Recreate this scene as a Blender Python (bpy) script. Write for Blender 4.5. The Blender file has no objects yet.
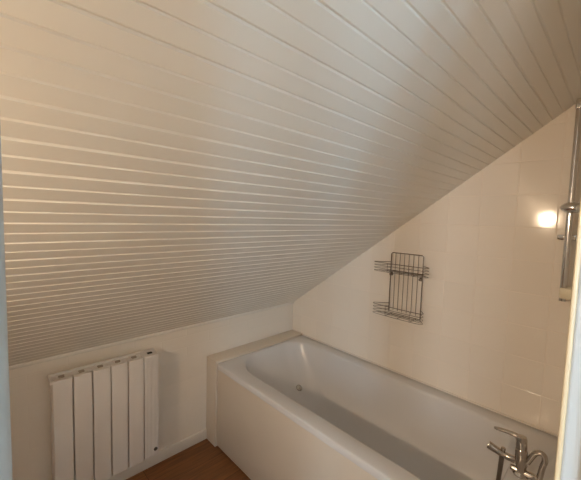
import bpy, bmesh, math, random
from mathutils import Vector, Matrix
random.seed(4)
SC = bpy.context.scene
COL = SC.collection

# ------------------------------------------------------------------ light strengths
WIN1, WIN2, WIN_ADDED, BULB, SPOT = 23.0, 22.0, 22.0, 24.0, 49.0
# ------------------------------------------------------------------ layout (metres)
HK, SL = 0.7982, 0.7305            # knee wall height, rise of the roof slope per metre towards -y
def ceil_z(y): return HK - SL * y
RIM = 0.556
DOOR_Y = -1.8140

# ------------------------------------------------------------------ materials
def new_mat(name):
    m = bpy.data.materials.new(name); m.use_nodes = True
    nt = m.node_tree; b = nt.nodes['Principled BSDF']
    return m, nt, b

def plain(name, col, rough=0.5, metal=0.0, noise=0.03, scale=6.0, bump=0.0, bscale=120.0, coat=0.0):
    m, nt, b = new_mat(name)
    N, L = nt.nodes, nt.links
    tc = N.new('ShaderNodeTexCoord')
    n = N.new('ShaderNodeTexNoise'); n.inputs['Scale'].default_value = scale; n.inputs['Detail'].default_value = 4
    L.new(tc.outputs['Object'], n.inputs['Vector'])
    r = N.new('ShaderNodeValToRGB')
    r.color_ramp.elements[0].color = [max(0, c * (1 - noise)) for c in col] + [1]
    r.color_ramp.elements[1].color = [min(1, c * (1 + noise)) for c in col] + [1]
    r.color_ramp.elements[0].position = 0.3; r.color_ramp.elements[1].position = 0.7
    L.new(n.outputs['Fac'], r.inputs['Fac']); L.new(r.outputs['Color'], b.inputs['Base Color'])
    b.inputs['Roughness'].default_value = rough; b.inputs['Metallic'].default_value = metal
    b.inputs['Coat Weight'].default_value = coat
    if bump:
        n2 = N.new('ShaderNodeTexNoise'); n2.inputs['Scale'].default_value = bscale; n2.inputs['Detail'].default_value = 3
        L.new(tc.outputs['Object'], n2.inputs['Vector'])
        bp = N.new('ShaderNodeBump'); bp.inputs['Strength'].default_value = bump; bp.inputs['Distance'].default_value = 0.002
        L.new(n2.outputs['Fac'], bp.inputs['Height']); L.new(bp.outputs['Normal'], b.inputs['Normal'])
    return m

def tile_mat(name, col, grout, axes, size, origin, gap, rough, bump_d, wav=0.0, groutmix=1.0, stagger=False):
    """square tiles from world-aligned object coordinates; axes = the two coordinate names"""
    m, nt, b = new_mat(name)
    N, L = nt.nodes, nt.links
    tc = N.new('ShaderNodeTexCoord'); sp = N.new('ShaderNodeSeparateXYZ')
    L.new(tc.outputs['Object'], sp.inputs[0])
    def math_(op, a, bb=None, c=None):
        n = N.new('ShaderNodeMath'); n.operation = op
        for i, v in enumerate((a, bb, c)):
            if v is None: continue
            if isinstance(v, (int, float)): n.inputs[i].default_value = v
            else: L.new(v, n.inputs[i])
        return n.outputs[0]
    ds = []; cells = []
    for ax, s, o in zip(axes, size, origin):
        u = math_('DIVIDE', math_('SUBTRACT', sp.outputs[ax], o), s)
        if stagger and ax == axes[0]:
            row = math_('FLOOR', math_('DIVIDE', math_('SUBTRACT', sp.outputs[axes[1]], origin[1]), size[1]))
            u = math_('ADD', u, math_('MULTIPLY', math_('MODULO', row, 2.0), 0.5))
        cells.append(math_('FLOOR', u))
        f = math_('FRACT', u)
        d = math_('MINIMUM', f, math_('SUBTRACT', 1.0, f))
        ds.append(math_('MULTIPLY', d, s))
    d = math_('MINIMUM', ds[0], ds[1])
    mr = N.new('ShaderNodeMapRange'); mr.interpolation_type = 'SMOOTHSTEP'
    mr.inputs['From Min'].default_value = gap * 0.5; mr.inputs['From Max'].default_value = gap * 0.5 + 0.0022
    L.new(d, mr.inputs['Value'])
    fac = mr.outputs[0]
    cmb = N.new('ShaderNodeCombineXYZ'); L.new(cells[0], cmb.inputs[0]); L.new(cells[1], cmb.inputs[1])
    wn = N.new('ShaderNodeTexWhiteNoise'); L.new(cmb.outputs[0], wn.inputs['Vector'])
    tv = N.new('ShaderNodeMixRGB'); tv.inputs[1].default_value = [c * .975 for c in col] + [1]; tv.inputs[2].default_value = list(col) + [1]
    L.new(wn.outputs['Value'], tv.inputs[0])
    mx = N.new('ShaderNodeMixRGB'); mx.inputs[1].default_value = list(grout) + [1]; L.new(tv.outputs[0], mx.inputs[2]); L.new(fac, mx.inputs[0])
    L.new(mx.outputs[0], b.inputs['Base Color'])
    rr = N.new('ShaderNodeMapRange'); rr.inputs['To Min'].default_value = min(.7, rough + .35); rr.inputs['To Max'].default_value = rough
    L.new(fac, rr.inputs['Value']); L.new(rr.outputs[0], b.inputs['Roughness'])
    bp = N.new('ShaderNodeBump'); bp.inputs['Strength'].default_value = 0.6; bp.inputs['Distance'].default_value = bump_d
    h = fac
    if wav:
        n = N.new('ShaderNodeTexNoise'); n.inputs['Scale'].default_value = 9.0; n.inputs['Detail'].default_value = 2
        L.new(tc.outputs['Object'], n.inputs['Vector'])
        h = math_('ADD', fac, math_('MULTIPLY', n.outputs['Fac'], wav))
    L.new(h, bp.inputs['Height']); L.new(bp.outputs['Normal'], b.inputs['Normal'])
    return m

def wood_mat(name):
    m, nt, b = new_mat(name)
    N, L = nt.nodes, nt.links
    tc = N.new('ShaderNodeTexCoord')
    br = N.new('ShaderNodeTexBrick'); br.inputs['Scale'].default_value = 1.0
    br.inputs['Brick Width'].default_value = 1.2; br.inputs['Row Height'].default_value = 0.19
    br.inputs['Mortar Size'].default_value = 0.0015; br.inputs['Mortar Smooth'].default_value = 0.3
    br.inputs['Color1'].default_value = (.27, .112, .036, 1); br.inputs['Color2'].default_value = (.215, .086, .027, 1)
    br.inputs['Mortar'].default_value = (.08, .03, .012, 1)
    mp = N.new('ShaderNodeMapping'); mp.inputs['Rotation'].default_value = (0, 0, 0)
    L.new(tc.outputs['Object'], mp.inputs[0]); L.new(mp.outputs[0], br.inputs['Vector'])
    mp2 = N.new('ShaderNodeMapping'); mp2.inputs['Scale'].default_value = (3, 40, 3)
    L.new(tc.outputs['Object'], mp2.inputs[0])
    n = N.new('ShaderNodeTexNoise'); n.inputs['Scale'].default_value = 1.6; n.inputs['Detail'].default_value = 8; n.inputs['Distortion'].default_value = 0.6
    L.new(mp2.outputs[0], n.inputs['Vector'])
    r = N.new('ShaderNodeValToRGB')
    r.color_ramp.elements[0].color = (.62, .62, .62, 1); r.color_ramp.elements[0].position = .3
    r.color_ramp.elements[1].color = (1.15, 1.1, 1.05, 1); r.color_ramp.elements[1].position = .7
    L.new(n.outputs['Fac'], r.inputs[0])
    mx = N.new('ShaderNodeMixRGB'); mx.blend_type = 'MULTIPLY'; mx.inputs[0].default_value = 1
    L.new(br.outputs['Color'], mx.inputs[1]); L.new(r.outputs[0], mx.inputs[2])
    L.new(mx.outputs[0], b.inputs['Base Color']); b.inputs['Roughness'].default_value = .42
    return m

def emit_mat(name, col, strength):
    m, nt, b = new_mat(name)
    b.inputs['Base Color'].default_value = (.8, .8, .8, 1)
    b.inputs['Emission Color'].default_value = list(col) + [1]; b.inputs['Emission Strength'].default_value = strength
    return m

M = {}
M['pvc'] = plain('white cladding', (.87, .84, .77), rough=.38, noise=.02, scale=2.5)
M['tile'] = tile_mat('cream glazed tile', (.90, .825, .735), (.87, .785, .69), ('Y', 'Z'), (.1537, .1537), (-1.6402, 1.6368), .0022, .085, .0013, wav=.35)
M['knee'] = tile_mat('ribbed white wall covering', (.86, .80, .72), (.85, .79, .71), ('X', 'Z'), (.31, .072), (0, .02), .002, .5, .0006, wav=.7, stagger=True)
M['paint'] = plain('white wall paint', (.80, .77, .72), rough=.6, bump=.15)
M['gloss'] = plain('white gloss paint', (.80, .76, .70), rough=.3, noise=.01)
M['acrylic'] = plain('white bath acrylic', (.69, .675, .67), rough=.24, noise=.01)
M['panel'] = plain('white bath panel', (.69, .61, .515), rough=.35, noise=.015)
M['radwhite'] = plain('white powder coat', (.76, .73, .71), rough=.4, noise=.01)
M['jamb'] = plain('pale grey blue gloss paint', (.37, .40, .42), rough=.3, noise=.01)
M['taupe'] = plain('taupe plastic', (.36, .31, .26), rough=.5)
M['lamplit_edge'] = plain('lamplit jamb edge', (.46, .37, .24), rough=.35, noise=.01)  # white jamb edge with the warm lamplight painted into its colour
M['tapchrome'] = plain('worn chrome', (.50, .46, .42), rough=.12, metal=1, noise=.02)
M['dark'] = plain('dark slot', (.03, .028, .025), rough=.7)
M['grey'] = plain('grey plastic', (.10, .09, .08), rough=.4)
M['chrome'] = plain('chrome', (.72, .70, .68), rough=.10, metal=1, noise=.01)
M['wire'] = plain('dull chrome wire', (.25, .205, .165), rough=.32, metal=.85, noise=.05)
M['cream'] = plain('cream plastic', (.82, .74, .56), rough=.4, noise=.02)
M['wood'] = wood_mat('orange brown laminate')
M['seal'] = plain('white sealant', (.80, .74, .67), rough=.45)

# ------------------------------------------------------------------ mesh helpers
def link(name, bm, mat, parent=None, smooth=True, angle=35):
    bmesh.ops.recalc_face_normals(bm, faces=bm.faces)
    me = bpy.data.meshes.new(name); bm.to_mesh(me); bm.free()
    me.materials.append(mat)
    if smooth:
        for p in me.polygons: p.use_smooth = True
        try: me.set_sharp_from_angle(angle=math.radians(angle))
        except Exception: pass
    o = bpy.data.objects.new(name, me); COL.objects.link(o)
    if parent is not None:
        o.parent = parent
        o.matrix_parent_inverse = Matrix.Translation(parent.location).inverted()
    return o

def thing(name, label, cat, loc, group=None):
    o = bpy.data.objects.new(name, None); COL.objects.link(o); o.location = loc
    o.empty_display_size = .1
    o['label'] = label; o['category'] = cat
    if group: o['group'] = group
    return o

def tag(o, label, cat):
    o['label'] = label; o['category'] = cat
    return o

def struct(o):
    o['kind'] = 'structure'; return o

def box(bm, a, b, bev=0.0, seg=2):
    a, b = [min(x, y) for x, y in zip(a, b)], [max(x, y) for x, y in zip(a, b)]
    vs = [bm.verts.new((x, y, z)) for x in (a[0], b[0]) for y in (a[1], b[1]) for z in (a[2], b[2])]
    q = [(0, 1, 3, 2), (4, 6, 7, 5), (0, 4, 5, 1), (2, 3, 7, 6), (0, 2, 6, 4), (1, 5, 7, 3)]
    fs = [bm.faces.new([vs[i] for i in f]) for f in q]
    if bev:
        es = list({e for f in fs for e in f.edges})
        bmesh.ops.bevel(bm, geom=es, offset=bev, segments=seg, profile=.5, affect='EDGES')

def boxes(*items):
    bm = bmesh.new()
    for it in items: box(bm, *it)
    return bm

def smooth_path(pts, n=6):
    pts = [Vector(p) for p in pts]; out = []
    for i in range(len(pts) - 1):
        p0 = pts[max(i - 1, 0)]; p1 = pts[i]; p2 = pts[i + 1]; p3 = pts[min(i + 2, len(pts) - 1)]
        for k in range(n):
            t = k / n
            out.append(.5 * ((2 * p1) + (p2 - p0) * t + (2 * p0 - 5 * p1 + 4 * p2 - p3) * t * t + (3 * p1 - p0 - 3 * p2 + p3) * t ** 3))
    out.append(pts[-1]); return out

def tube(bm, pts, r, seg=12, flat=1.0, cap=True):
    """round tube through pts; r a number or a list; flat squashes it along the local up axis"""
    pts = [Vector(p) for p in pts]
    rs = r if isinstance(r, (list, tuple)) else [r] * len(pts)
    rings = []; up = None
    for i, p in enumerate(pts):
        t = (pts[min(i + 1, len(pts) - 1)] - pts[max(i - 1, 0)]).normalized()
        if up is None:
            up = Vector((0, 0, 1)) if abs(t.z) < .9 else Vector((1, 0, 0))
        s = t.cross(up).normalized(); up = s.cross(t).normalized()
        rings.append([bm.verts.new(p + (s * math.cos(2 * math.pi * k / seg) + up * flat * math.sin(2 * math.pi * k / seg)) * rs[i]) for k in range(seg)])
    for a, b in zip(rings, rings[1:]):
        for k in range(seg):
            bm.faces.new((a[k], a[(k + 1) % seg], b[(k + 1) % seg], b[k]))
    if cap:
        bm.faces.new(rings[0][::-1]); bm.faces.new(rings[-1])

def lathe(bm, base, axis, prof, seg=24):
    """prof: (distance along axis, radius)"""
    base = Vector(base); axis = Vector(axis).normalized()
    s = axis.orthogonal().normalized(); u = axis.cross(s)
    rings = [[bm.verts.new(base + axis * d + (s * math.cos(2 * math.pi * k / seg) + u * math.sin(2 * math.pi * k / seg)) * r) for k in range(seg)] for d, r in prof]
    for a, b in zip(rings, rings[1:]):
        for k in range(seg): bm.faces.new((a[k], a[(k + 1) % seg], b[(k + 1) % seg], b[k]))
    bm.faces.new(rings[0][::-1]); bm.faces.new(rings[-1])

# ------------------------------------------------------------------ room shell
XL = -2.72                                    # left wall of the bathroom
struct(link('floor', boxes(((-3.9, -4.5, -.06), (.12, .12, 0))), M['wood'], smooth=False))

# sloping ceiling: narrow boards running along x, with real grooves between them
def make_ceiling():
    PIT, Y0 = 0.0339, -0.6462
    prof = []                                 # (y, drop into the slope)
    n0 = int(math.ceil((-.004 - Y0) / PIT)) - 1
    prof.append((0.0, 0.0))
    k = 0
    for n in range(n0, -75, -1):
        y = Y0 + n * PIT
        if y < -2.86: break
        if n % 2 == 0: w, d = .0034, .0042    # joint between two boards
        else: w, d = .0027, .0031             # groove down the middle of a board
        prof += [(y + w, 0.0), (y + w * .22, d), (y - w * .22, d), (y - w, 0.0)]
    prof.append((-2.9, 0.0))
    nrm = Vector((0, SL, 1)).normalized()
    bm = bmesh.new(); prev = None
    xs = (XL - .9, 0.02)
    top = []
    for y, d in prof:
        p = Vector((0, y, ceil_z(y))) + nrm * d
        row = [bm.verts.new((x, p.y, p.z)) for x in xs]
        if prev: bm.faces.new((prev[0], prev[1], row[1], row[0]))
        prev = row; top.append(row)
    # back of the cladding
    a = [bm.verts.new((x, .06, ceil_z(.0) + .03)) for x in xs]
    b = [bm.verts.new((x, -2.9 + .04, ceil_z(-2.9) + .08)) for x in xs]
    bm.faces.new((a[0], b[0], b[1], a[1]))
    bm.faces.new((top[0][0], top[0][1], a[1], a[0])); bm.faces.new((top[-1][1], top[-1][0], b[0], b[1]))
    for s in (0, 1):
        bm.faces.new([t[s] for t in top] + [b[s], a[s]])
    return link('ceiling', bm, M['pvc'], smooth=False)
struct(make_ceiling())
struct(link('ceiling_landing', boxes(((-3.9, -4.5, 2.90), (.12, -2.84, 2.98))), M['paint'], smooth=False))

struct(link('wall_back', boxes(((-3.9, 0, 0), (.0, .10, HK + .02))), M['knee'], smooth=False))
def gable():
    bm = bmesh.new()
    pts = [(.12, 0), (.12, HK), (0, HK + .0), (-2.9, ceil_z(-2.9)), (-4.5, 2.95), (-4.5, 0)]
    f = [bm.verts.new((0, y, z)) for y, z in pts]; g = [bm.verts.new((.1, y, z)) for y, z in pts]
    bm.faces.new(f); bm.faces.new(g[::-1])
    for i in range(len(pts)):
        j = (i + 1) % len(pts); bm.faces.new((f[i], f[j], g[j], g[i]))
    return bm
struct(link('wall_right', gable(), M['tile'], smooth=False))
def left_wall():
    bm = bmesh.new()
    pts = [(0, 0), (0, HK), (-1.82, ceil_z(-1.82)), (-1.82, 0)]
    f = [bm.verts.new((XL, y, z)) for y, z in pts]; g = [bm.verts.new((XL - .1, y, z)) for y, z in pts]
    bm.faces.new(f); bm.faces.new(g[::-1])
    for i in range(4):
        j = (i + 1) % 4; bm.faces.new((f[i], f[j], g[j], g[i]))
    return bm
struct(link('wall_left', left_wall(), M['paint'], smooth=False))

# wall with the doorway the camera stands in
JX, JL, DH = -1.357, -1.8262, 2.02
def front_wall():
    bm = bmesh.new()
    y0, y1 = -1.819, -1.915
    box(bm, (JX + .03, y0, 0), (0, y1, ceil_z(y1) - .075))
    box(bm, (XL - .9, y0, 0), (JL - .045, y1, ceil_z(y1) - .075))
    box(bm, (JL - .045, y0, DH + .03), (JX + .03, y1, ceil_z(y1) - .075))
    return bm
struct(link('wall_front', front_wall(), M['paint'], smooth=False))
# door lining: jamb, stop and head
struct(link('trim_1', boxes(((JX, DOOR_Y, 0), (JX + .034, -1.925, DH), .004, 3)), M['jamb']))
struct(link('trim_7', boxes(((JX + .0005, DOOR_Y - .001, 0), (JX + .034, DOOR_Y + .0045, DH), .002, 3)), M['lamplit_edge']))  # thin strip added as the lamp-lit edge of the jamb, glow in its colour
struct(link('trim_2', boxes(((JX - .012, -1.832, 0), (JX + .002, -1.868, DH - .002), .002)), M['jamb']))
struct(link('trim_3', boxes(((JL - .060, -1.70, 0), (JL, -1.800, DH), .004, 3)), M['jamb']))
struct(link('trim_4', boxes(((JL - .060, -1.70, DH), (JX + .034, -1.925, DH + .03), .004, 3)), M['jamb']))
# landing behind the camera, with the unseen windows that light the scene
def window(name, wall, mk, a0, a1, z0, z1, col, strength, face):
    """opening already left in the wall; mk(a, d, z) places along-wall / depth / height"""
    fr = bmesh.new()
    for p, q in (((a0, z0), (a0 + .04, z1)), ((a1 - .04, z0), (a1, z1)), ((a0, z0), (a1, z0 + .04)), ((a0, z1 - .04), (a1, z1))):
        box(fr, mk(p[0], -.07, p[1]), mk(q[0], -.02, q[1]))
    w = struct(link(name, fr, M['gloss'], smooth=False))
    bm = bmesh.new(); box(bm, mk(a0 + .035, -.052, z0 + .035), mk(a1 - .035, -.047, z1 - .035))
    link('window_pane', bm, emit_mat('daylight through the pane', col, strength), w, smooth=False)
# left landing wall with a wide window
WX = -3.8
struct(link('wall_landing_left', boxes(((WX - .1, -4.5, 0), (WX, -4.0, 2.95)), ((WX - .1, -3.4, 0), (WX, -3.0, 2.95)), ((WX - .1, -2.2, 0), (WX, 0, 2.95)),
       ((WX - .1, -3.0, 0), (WX, -2.2, .8)), ((WX - .1, -3.0, 2.0), (WX, -2.2, 2.95)),
       ((WX - .1, -4.0, 0), (WX, -3.4, .8)), ((WX - .1, -4.0, 2.0), (WX, -3.4, 2.95))), M['paint'], smooth=False))
window('window_added', None, lambda a, d, z: (WX + d, a, z), -4.0, -3.4, .8, 2.0, (.46, .75, 1.0), WIN_ADDED, None)  # unseen extra pane, added to broaden the soft edge of the daylight shadow
window('window_1', None, lambda a, d, z: (WX + d, a, z), -3.0, -2.2, .8, 2.0, (.84, .93, 1.0), WIN1, None)
# back landing wall with a narrow window
WY, W0, W1 = -4.25, -3.52, -3.06
struct(link('wall_landing_back', boxes(((-3.9, WY - .1, 0), (W0, WY, 2.95)), ((W1, WY - .1, 0), (.0, WY, 2.95)),
       ((W0, WY - .1, 0), (W1, WY, .85)), ((W0, WY - .1, 1.95), (W1, WY, 2.95))), M['paint'], smooth=False))
window('window_2', None, lambda a, d, z: (a, WY + d, z), W0, W1, .85, 1.95, (.46, .75, 1.0), WIN2, None)

# skirting board and the thin bead under the slope
struct(link('baseboard_back', boxes(((XL, -.013, 0), (-.7809, 0, .067), .003)), M['gloss']))
struct(link('trim_5', boxes(((XL, -.010, HK - .014), (0, .0, HK + .006), .003)), M['gloss']))

# ------------------------------------------------------------------ bath
BX0, BX1 = -.7809, 0.0                       # outer front edge, tiled wall
LED = -.1179                                 # front of the end ledge
BY1 = -1.808                                 # tap end
tag(link('bath_end_ledge', boxes(((BX0 - .010, LED, 0), (-.001, -.001, RIM + .012), .003)), M['panel']),
    'low white boxed ledge filling the gap between the bath and the low wall', 'ledge')

def rrect(x0, x1, y0, y1, r, z, n=10, m=8):
    """rounded rectangle, r = radius per corner (x0y1, x1y1, x1y0, x0y0); y1 is the far end"""
    out = []
    cs = [((x0 + r[0], y1 - r[0]), r[0], 180, 90), ((x1 - r[1], y1 - r[1]), r[1], 90, 0),
          ((x1 - r[2], y0 + r[2]), r[2], 0, -90), ((x0 + r[3], y0 + r[3]), r[3], -90, -180)]
    arcs = [[(c[0] + q * math.cos(math.radians(a + (b - a) * k / n)), c[1] + q * math.sin(math.radians(a + (b - a) * k / n))) for k in range(n + 1)] for c, q, a, b in cs]
    for i, arc in enumerate(arcs):
        out += arc
        p, q = arc[-1], arcs[(i + 1) % 4][0]
        out += [(p[0] + (q[0] - p[0]) * k / m, p[1] + (q[1] - p[1]) * k / m) for k in range(1, m)]
    return [(x, y, z) for x, y in out]

def tub_shell():
    bm = bmesh.new()
    OX0, OX1, OY0, OY1 = BX0 - .004, -.001, BY1, LED - .001
    so = [.012] * 4
    L = []
    L.append(rrect(OX0 + .006, OX1, OY0, OY1, so, RIM - .034))
    L.append(rrect(OX0, OX1, OY0, OY1, so, RIM - .032))
    L.append(rrect(OX0, OX1, OY0, OY1, so, RIM - .007))
    L.append(rrect(OX0 + .003, OX1 - .001, OY0 + .001, OY1 - .001, so, RIM - .002))
    L.append(rrect(OX0 + .008, OX1 - .003, OY0 + .003, OY1 - .003, so, RIM))
    I = (-.692, -.092, -1.60, -.148)
    rad = (.235, .15, .10, .10)
    def inner(dx0, dx1, dy0, dy1, dr, z):
        return rrect(I[0] + dx0, I[1] - dx1, I[2] + dy0, I[3] - dy1, [max(.04, r + dr) for r in rad], z)
    L.append(inner(-.010, -.010, -.010, -.010, .008, RIM - .0005))
    L.append(inner(-.004, -.004, -.004, -.004, .003, RIM - .003))
    L.append(inner(0, 0, 0, 0, 0, RIM - .010))
    L.append(inner(.003, .003, .003, .006, 0, RIM - .022))
    for d, side, far, near in ((.06, .008, .026, .007), (.12, .018, .066, .014), (.18, .033, .118, .024), (.235, .053, .18, .038), (.285, .080, .245, .058),
                               (.325, .112, .305, .085), (.357, .148, .365, .13), (.380, .185, .425, .20), (.394, .220, .49, .30), (.402, .250, .58, .42)):
        L.append(inner(side, side, near, far, -side * .25, RIM - d))
    rings = [[bm.verts.new(p) for p in ring] for ring in L]
    n = len(rings[0])
    for a, b in zip(rings, rings[1:]):
        for k in range(n): bm.faces.new((a[k], a[(k + 1) % n], b[(k + 1) % n], b[k]))
    bm.faces.new(rings[-1])
    return bm
bath = thing('bathtub', 'long white built-in bathtub along the tiled wall, with a rounded far end', 'bathtub', (-.39, -.96, 0))
shell = link('tub_shell', tub_shell(), M['acrylic'], bath, angle=50)
# front panel (with a plinth recess at the floor)
link('front_panel', boxes(((BX0 - .0, BY1, .012), (BX0 + .018, LED - .001, RIM - .034), .003), ((BX0 + .02, BY1, 0), (BX0 + .03, LED - .001, .03))), M['panel'], bath)
# overflow on the sloping end of the basin: set where the end slope lies
deps = bpy.context.evaluated_depsgraph_get()
def on_tub(orig, through):
    bm = bmesh.new(); bm.from_mesh(shell.data)
    from mathutils.bvhtree import BVHTree
    t = BVHTree.FromBMesh(bm); bm.free()
    hit = t.ray_cast(Vector(orig), (Vector(through) - Vector(orig)).normalized())
    return hit[0], hit[1]
loc, nrm = on_tub((-1.8278, -1.8444, 1.4995), (-.326, -.41, .352))
if nrm.z < 0: nrm = -nrm
bm = bmesh.new()
lathe(bm, loc - nrm * .002, nrm, [(0, .023), (.005, .023), (.010, .019), (.013, .010), (.0135, .002)], 24)
ov = link('overflow_cover', bm, M['tapchrome'], bath); ov['label'] = 'small round chrome overflow cover'
# sealant along the tiled wall and the ledge
struct(link('trim_6', boxes(((-.008, BY1, RIM - .003), (0, -.001, RIM + .008), .003)), M['seal']))

# ------------------------------------------------------------------ bath mixer tap (deck mounted at the tap end)
TX = -.39
tap = thing('mixer_tap', 'chrome lever mixer tap standing on the near end of the bath rim', 'tap', (TX, -1.65, RIM))
bm = bmesh.new()
tube(bm, smooth_path([(TX, -1.610, RIM + .012), (TX, -1.64, RIM + .013), (TX, -1.70, RIM + .013)], 4), [.010] + [.0135] * 7 + [.011], 16, flat=.9)
lathe(bm, (TX, -1.643, RIM - .001), (0, 0, 1), [(0, .026), (.004, .026), (.009, .021), (.014, .018)])
lathe(bm, (TX, -1.692, RIM - .001), (0, 0, 1), [(0, .018), (.004, .018), (.008, .014), (.014, .012)])
link('base', bm, M['tapchrome'], tap)
bm = bmesh.new()
lathe(bm, (TX, -1.644, RIM + .010), (0, .06, 1), [(0, .017), (.02, .0165), (.03, .020), (.085, .020), (.090, .0175), (.094, .0185), (.128, .0185), (.136, .016), (.139, .008)], 28)
link('body', bm, M['tapchrome'], tap)
bm = bmesh.new()
tube(bm, smooth_path([(TX, -1.640, .683), (TX, -1.622, .697), (TX, -1.585, .697), (TX, -1.548, .692)], 5),
     [.013, .013, .0125, .012, .0115, .011, .0105, .010, .0095, .009, .009, .009, .009, .0085, .0075, .005], 14, flat=.8)
link('lever', bm, M['tapchrome'], tap)
bm = bmesh.new()
tube(bm, smooth_path([(TX, -1.632, .604), (TX, -1.60, .600), (TX, -1.56, .606), (TX, -1.532, .613)], 4),
     [.0145, .014, .0135, .013, .013, .013, .013, .0135, .014, .0145, .015, .0155, .015], 16)
link('spout', bm, M['tapchrome'], tap)
bm = bmesh.new()
tube(bm, [(TX, -1.580, .600), (TX, -1.579, .575), (TX, -1.577, .53), (TX, -1.573, .47), (TX, -1.570, .42)], [.0095, .0085, .0080, .0080, .0080], 14)
link('outlet_pipe', bm, M['wire'], tap)
bm = bmesh.new(); lathe(bm, (TX + .0, -1.583, .606), (0, 0, 1), [(0, .006), (.012, .006), (.014, .008), (.021, .008), (.023, .005)])
link('diverter_knob', bm, M['tapchrome'], tap)
bm = bmesh.new()
tube(bm, smooth_path([(TX, -1.660, .612), (TX, -1.671, .640), (TX, -1.684, .665), (TX, -1.703, .668), (TX, -1.709, .648), (TX, -1.703, .615), (TX, -1.697, .562)], 5), .0098, 14)
link('shower_connector', bm, M['tapchrome'], tap)

# ------------------------------------------------------------------ shower rail on the tiled wall
RX, RY = -.060, -1.6865
rail = thing('shower_rail', 'vertical chrome shower rail on the tiled wall beside the doorway', 'shower rail', (0, RY, 1.2))
bm = bmesh.new(); tube(bm, [(RX, RY, 1.178), (RX, RY, 1.5), (RX, RY, 2.016)], .0125, 20)
link('tube', bm, M['chrome'], rail)
bm = boxes(((-.001, RY - .015, 1.972), (RX - .015, RY + .013, 2.013), .006, 3)); link('bracket', bm, M['chrome'], rail)
bm = boxes(((-.001, RY - .062, 1.436), (-.022, RY + .040, 1.458), .004, 2), ((-.02, RY - .010, 1.439), (RX + .008, RY + .010, 1.455)))
link('bracket', bm, M['chrome'], rail)
bm = bmesh.new()
lathe(bm, (RX - .006, RY - .055, 1.573), (0, 1, .0), [(0, .014), (.018, .019), (.033, .023), (.066, .023), (.076, .018), (.087, .009), (.090, .004)], 20)
sl = link('slider', bm, M['chrome'], rail)
bm = boxes(((-.001, RY - .048, 1.190), (RX - .020, RY + .010, 1.236), .005, 3))
e = link('end_bracket', bm, M['cream'], rail); e['label'] = 'cream plastic end bracket'

# ------------------------------------------------------------------ wire rack on the tiled wall
rk = thing('wire_rack', 'two-tier chrome wire bath rack hanging on the tiled wall', 'wire rack', (0, -.965, .93))
YA, YB = -.866, -1.0655
ZT, ZB = 1.301, .938
fx = -.016
bm = bmesh.new()
tube(bm, [(fx, YA, ZB - .006), (fx, YA, 1.12), (fx, YA, ZT - .008), (fx, YA - .008, ZT), (fx, YB + .008, ZT), (fx, YB, ZT - .008), (fx, YB, 1.12), (fx, YB, ZB - .012)], .0030, 8)
link('frame', bm, M['wire'], rk)
for k in range(6):
    y = YA + (YB - YA) * (k + 1) / 7
    bm = bmesh.new(); tube(bm, [(fx, y, ZT), (fx, y, 1.12), (fx, y, ZB + .006)], .0017, 6)
    link('wire', bm, M['wire'], rk)
def basket(z0, n, dz, y0, y1, depth):
    bm = bmesh.new()
    def loop(z, r, sh=0):
        pts = [(fx, YA, z), (fx - .022, YA + .020, z), (fx - .052, y0 - .018, z), (-depth + .010, y0 - .004, z), (-depth - .005, y0 - .035, z),
               (-depth - .010, (y0 + y1) / 2, z), (-depth - .005, y1 + .035, z), (-depth + .010, y1 + .004, z), (fx - .052, y1 + .010, z), (fx - .022, YB - .012, z), (fx, YB, z)]
        tube(bm, smooth_path(pts, 4), r, 6)
    for k in range(n): loop(z0 + dz * k, .0014 if k < n - 1 else .0020)
    tube(bm, [(fx, YA, z0), (fx, YB, z0)], .002, 6)
    for k in range(1, 3):                     # shelf wires lengthwise
        x = fx - (depth - .02) * k / 3
        g = k / 3; tube(bm, [(x, YA + (y0 - YA) * g, z0), (x, YB + (y1 - YB) * g, z0)], .0013, 6)
    for k in range(3):                        # cross wires holding them
        y = YA + (YB - YA) * (.12 + .38 * k)
        tube(bm, [(fx, y, z0 - .002), (-depth - .004, y, z0 - .002)], .0012, 6)
        if k != 1: tube(bm, [(-depth - .005, y, z0 - .002), (-depth - .005, y, z0 + dz * (n - 1))], .0012, 6)
    return link('basket', bm, M['wire'], rk)
basket(1.190, 4, .0175, -.790, -1.128, .098)
basket(.926, 4, .0195, -.794, -1.112, .098)
for y, z in ((YA + .0, 1.166), (YB + .014, 1.160)):
    bm = bmesh.new(); lathe(bm, (-.0005, y, z), (-1, 0, 0), [(0, .011), (.004, .011), (.012, .007), (.020, .007), (.022, .004)], 16)
    link('mounting_knob', bm, M['wire'], rk)

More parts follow.
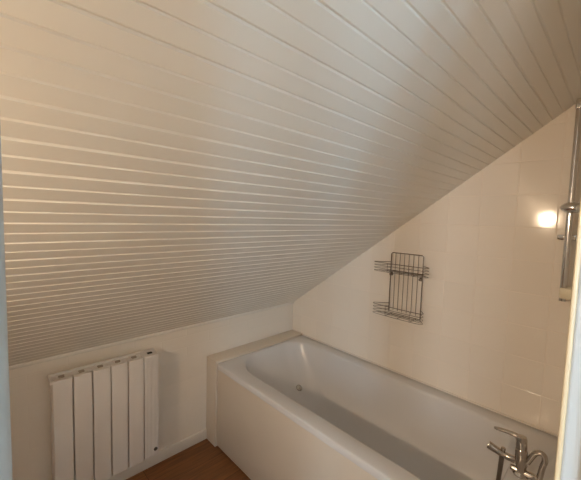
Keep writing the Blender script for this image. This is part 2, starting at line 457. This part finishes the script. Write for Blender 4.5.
# ------------------------------------------------------------------ radiator under the slope
RX0, RX1, RF, RB, RZ0, RZ1 = -1.632, -1.161, -.1513, -.062, .166, .743
rad = thing('radiator', 'white six-element electric radiator mounted on the low wall under the slope', 'radiator', ((RX0 + RX1) / 2, -.1, RZ0))
P = (RX1 - RX0) / 6
for k in range(6):
    x0, x1 = RX0 + k * P + .0024, RX0 + (k + 1) * P - .0024
    bm = bmesh.new()
    if k < 5:
        box(bm, (x0, RF, RZ0), (x1, RF + .022, RZ1 - .004), .004, 3)
        box(bm, (x0 + .020, RF + .02, RZ0 + .004), (x1 - .020, RB, RZ1 - .006), .002)
    else:                                     # control element with fine upright ribs
        box(bm, (x0, RF + .0025, RZ0), (x1, RB, RZ1 - .004), .003, 2)
        nr = 9
        for j in range(nr):
            xa = x0 + .005 + (x1 - x0 - .010) * j / nr; w = (x1 - x0 - .010) / nr
            box(bm, (xa + .0012, RF, RZ0 + .006), (xa + w - .0012, RF + .004, RZ1 - .012), .0008, 1)
    o = link('heating_element' if k < 5 else 'control_element', bm, M['radwhite'], rad)
    # opening in the element's top
    if k < 5:
        bm = boxes(((x0 + .026, RF + .030, RZ1 - .007), (x1 - .026, RF + .046, RZ1 + .0006)))
        link('vent_slot', bm, M['taupe'], rad)
bm = boxes(((RX0 + .004, RF + .038, RZ0 + .01), (RX1 - P + .004, RB + .012, RZ1 - .010)))
link('core', bm, M['radwhite'], rad)
bm = boxes(((RX0 - .007, RF + .0, RZ1 - .014), (RX0 + .004, RB, RZ1 - .002), .002), ((RX0 - .004, RB - .014, RZ1 - .014), (RX1, RB, RZ1), .002))
link('top_rail', bm, M['radwhite'], rad)
bm = boxes(((RX1 - .050, RF + .030, RZ1 - .006), (RX1 - .026, RF + .046, RZ1 + .001), .001)); link('display', bm, M['dark'], rad)
bm = bmesh.new(); lathe(bm, (RX1 - .020, RF + .001, RZ0 + .040), (0, -1, 0), [(0, .0100), (.003, .0100), (.0045, .008), (.005, .003)], 18)
o = link('button', bm, M['grey'], rad); o['label'] = 'small round grey button'
for x in (RX0 + .09, RX1 - .12):
    for z in (RZ0 + .06, RZ1 - .13):
        link('wall_bracket', boxes(((x, RB - .01, z), (x + .03, -.0, z + .04))), M['radwhite'], rad)

# ------------------------------------------------------------------ wall lamp on the left wall (out of the frame; mirrored in the tiles)
LX, LY, LZ = XL, -1.27, 1.56
lamp = thing('wall_lamp', 'warm glowing tube lamp on the left bathroom wall', 'lamp', (LX, LY, LZ))
link('back_plate', boxes(((LX, LY - .13, LZ - .03), (LX + .02, LY + .13, LZ + .03), .004)), M['chrome'], lamp)
# open-fronted hood, added to keep the bulb's light off the slope above it
link('lamp_shade', boxes(((LX + .02, LY - .125, LZ + .035), (LX + .06, LY + .125, LZ + .043), .002), ((LX + .02, LY - .13, LZ - .03), (LX + .13, LY - .125, LZ + .043), .001),
     ((LX + .02, LY + .125, LZ - .03), (LX + .13, LY + .13, LZ + .043), .001)), M['gloss'], lamp)
bm = bmesh.new()
lathe(bm, (LX + .055, LY - .075, LZ + .012), (0, 1, -.16), [(0, .012), (.004, .017), (.01, .019), (.14, .019), (.146, .017), (.15, .012)], 24)
link('bulb', bm, emit_mat('glowing opal glass', (1.0, .78, .55), BULB), lamp)
ld = bpy.data.lights.new('reflector', 'SPOT'); ld.energy = SPOT; ld.color = (1.0, .745, .50)
ld.spot_size = math.radians(130); ld.spot_blend = 1; ld.shadow_soft_size = .03
lo = bpy.data.objects.new('reflector', ld); COL.objects.link(lo); lo.location = (LX + .14, LY, LZ)
lo.rotation_euler = (Vector((0, -1.2, 1.4)) - lo.location).to_track_quat('-Z', 'Y').to_euler()

# ------------------------------------------------------------------ camera
cam = bpy.data.cameras.new('camera'); co = bpy.data.objects.new('camera', cam); COL.objects.link(co)
cam.sensor_width = 36; cam.sensor_fit = 'HORIZONTAL'; cam.lens = 319.04 / 581 * 36
cam.clip_start = .01
r = Vector((0.7217897, -0.6914697, 0.0298209)); u = Vector((0.0280758, 0.0723038, 0.9969874)); f = Vector((0.6915427, 0.7187780, -0.0716017))
co.matrix_world = Matrix(((r.x, u.x, -f.x, -1.8278), (r.y, u.y, -f.y, -1.8444), (r.z, u.z, -f.z, 1.4995), (0, 0, 0, 1)))
SC.camera = co

w = bpy.data.worlds.new('world'); SC.world = w; w.use_nodes = True
w.node_tree.nodes['Background'].inputs[0].default_value = (.6, .7, .9, 1)
w.node_tree.nodes['Background'].inputs[1].default_value = .3
SC.view_settings.view_transform = 'Standard'
SC.view_settings.look = 'None'
SC.view_settings.exposure = 0.0
SC.view_settings.gamma = 1.0
SC.cycles.use_denoising = True
SC.cycles.diffuse_bounces = 6
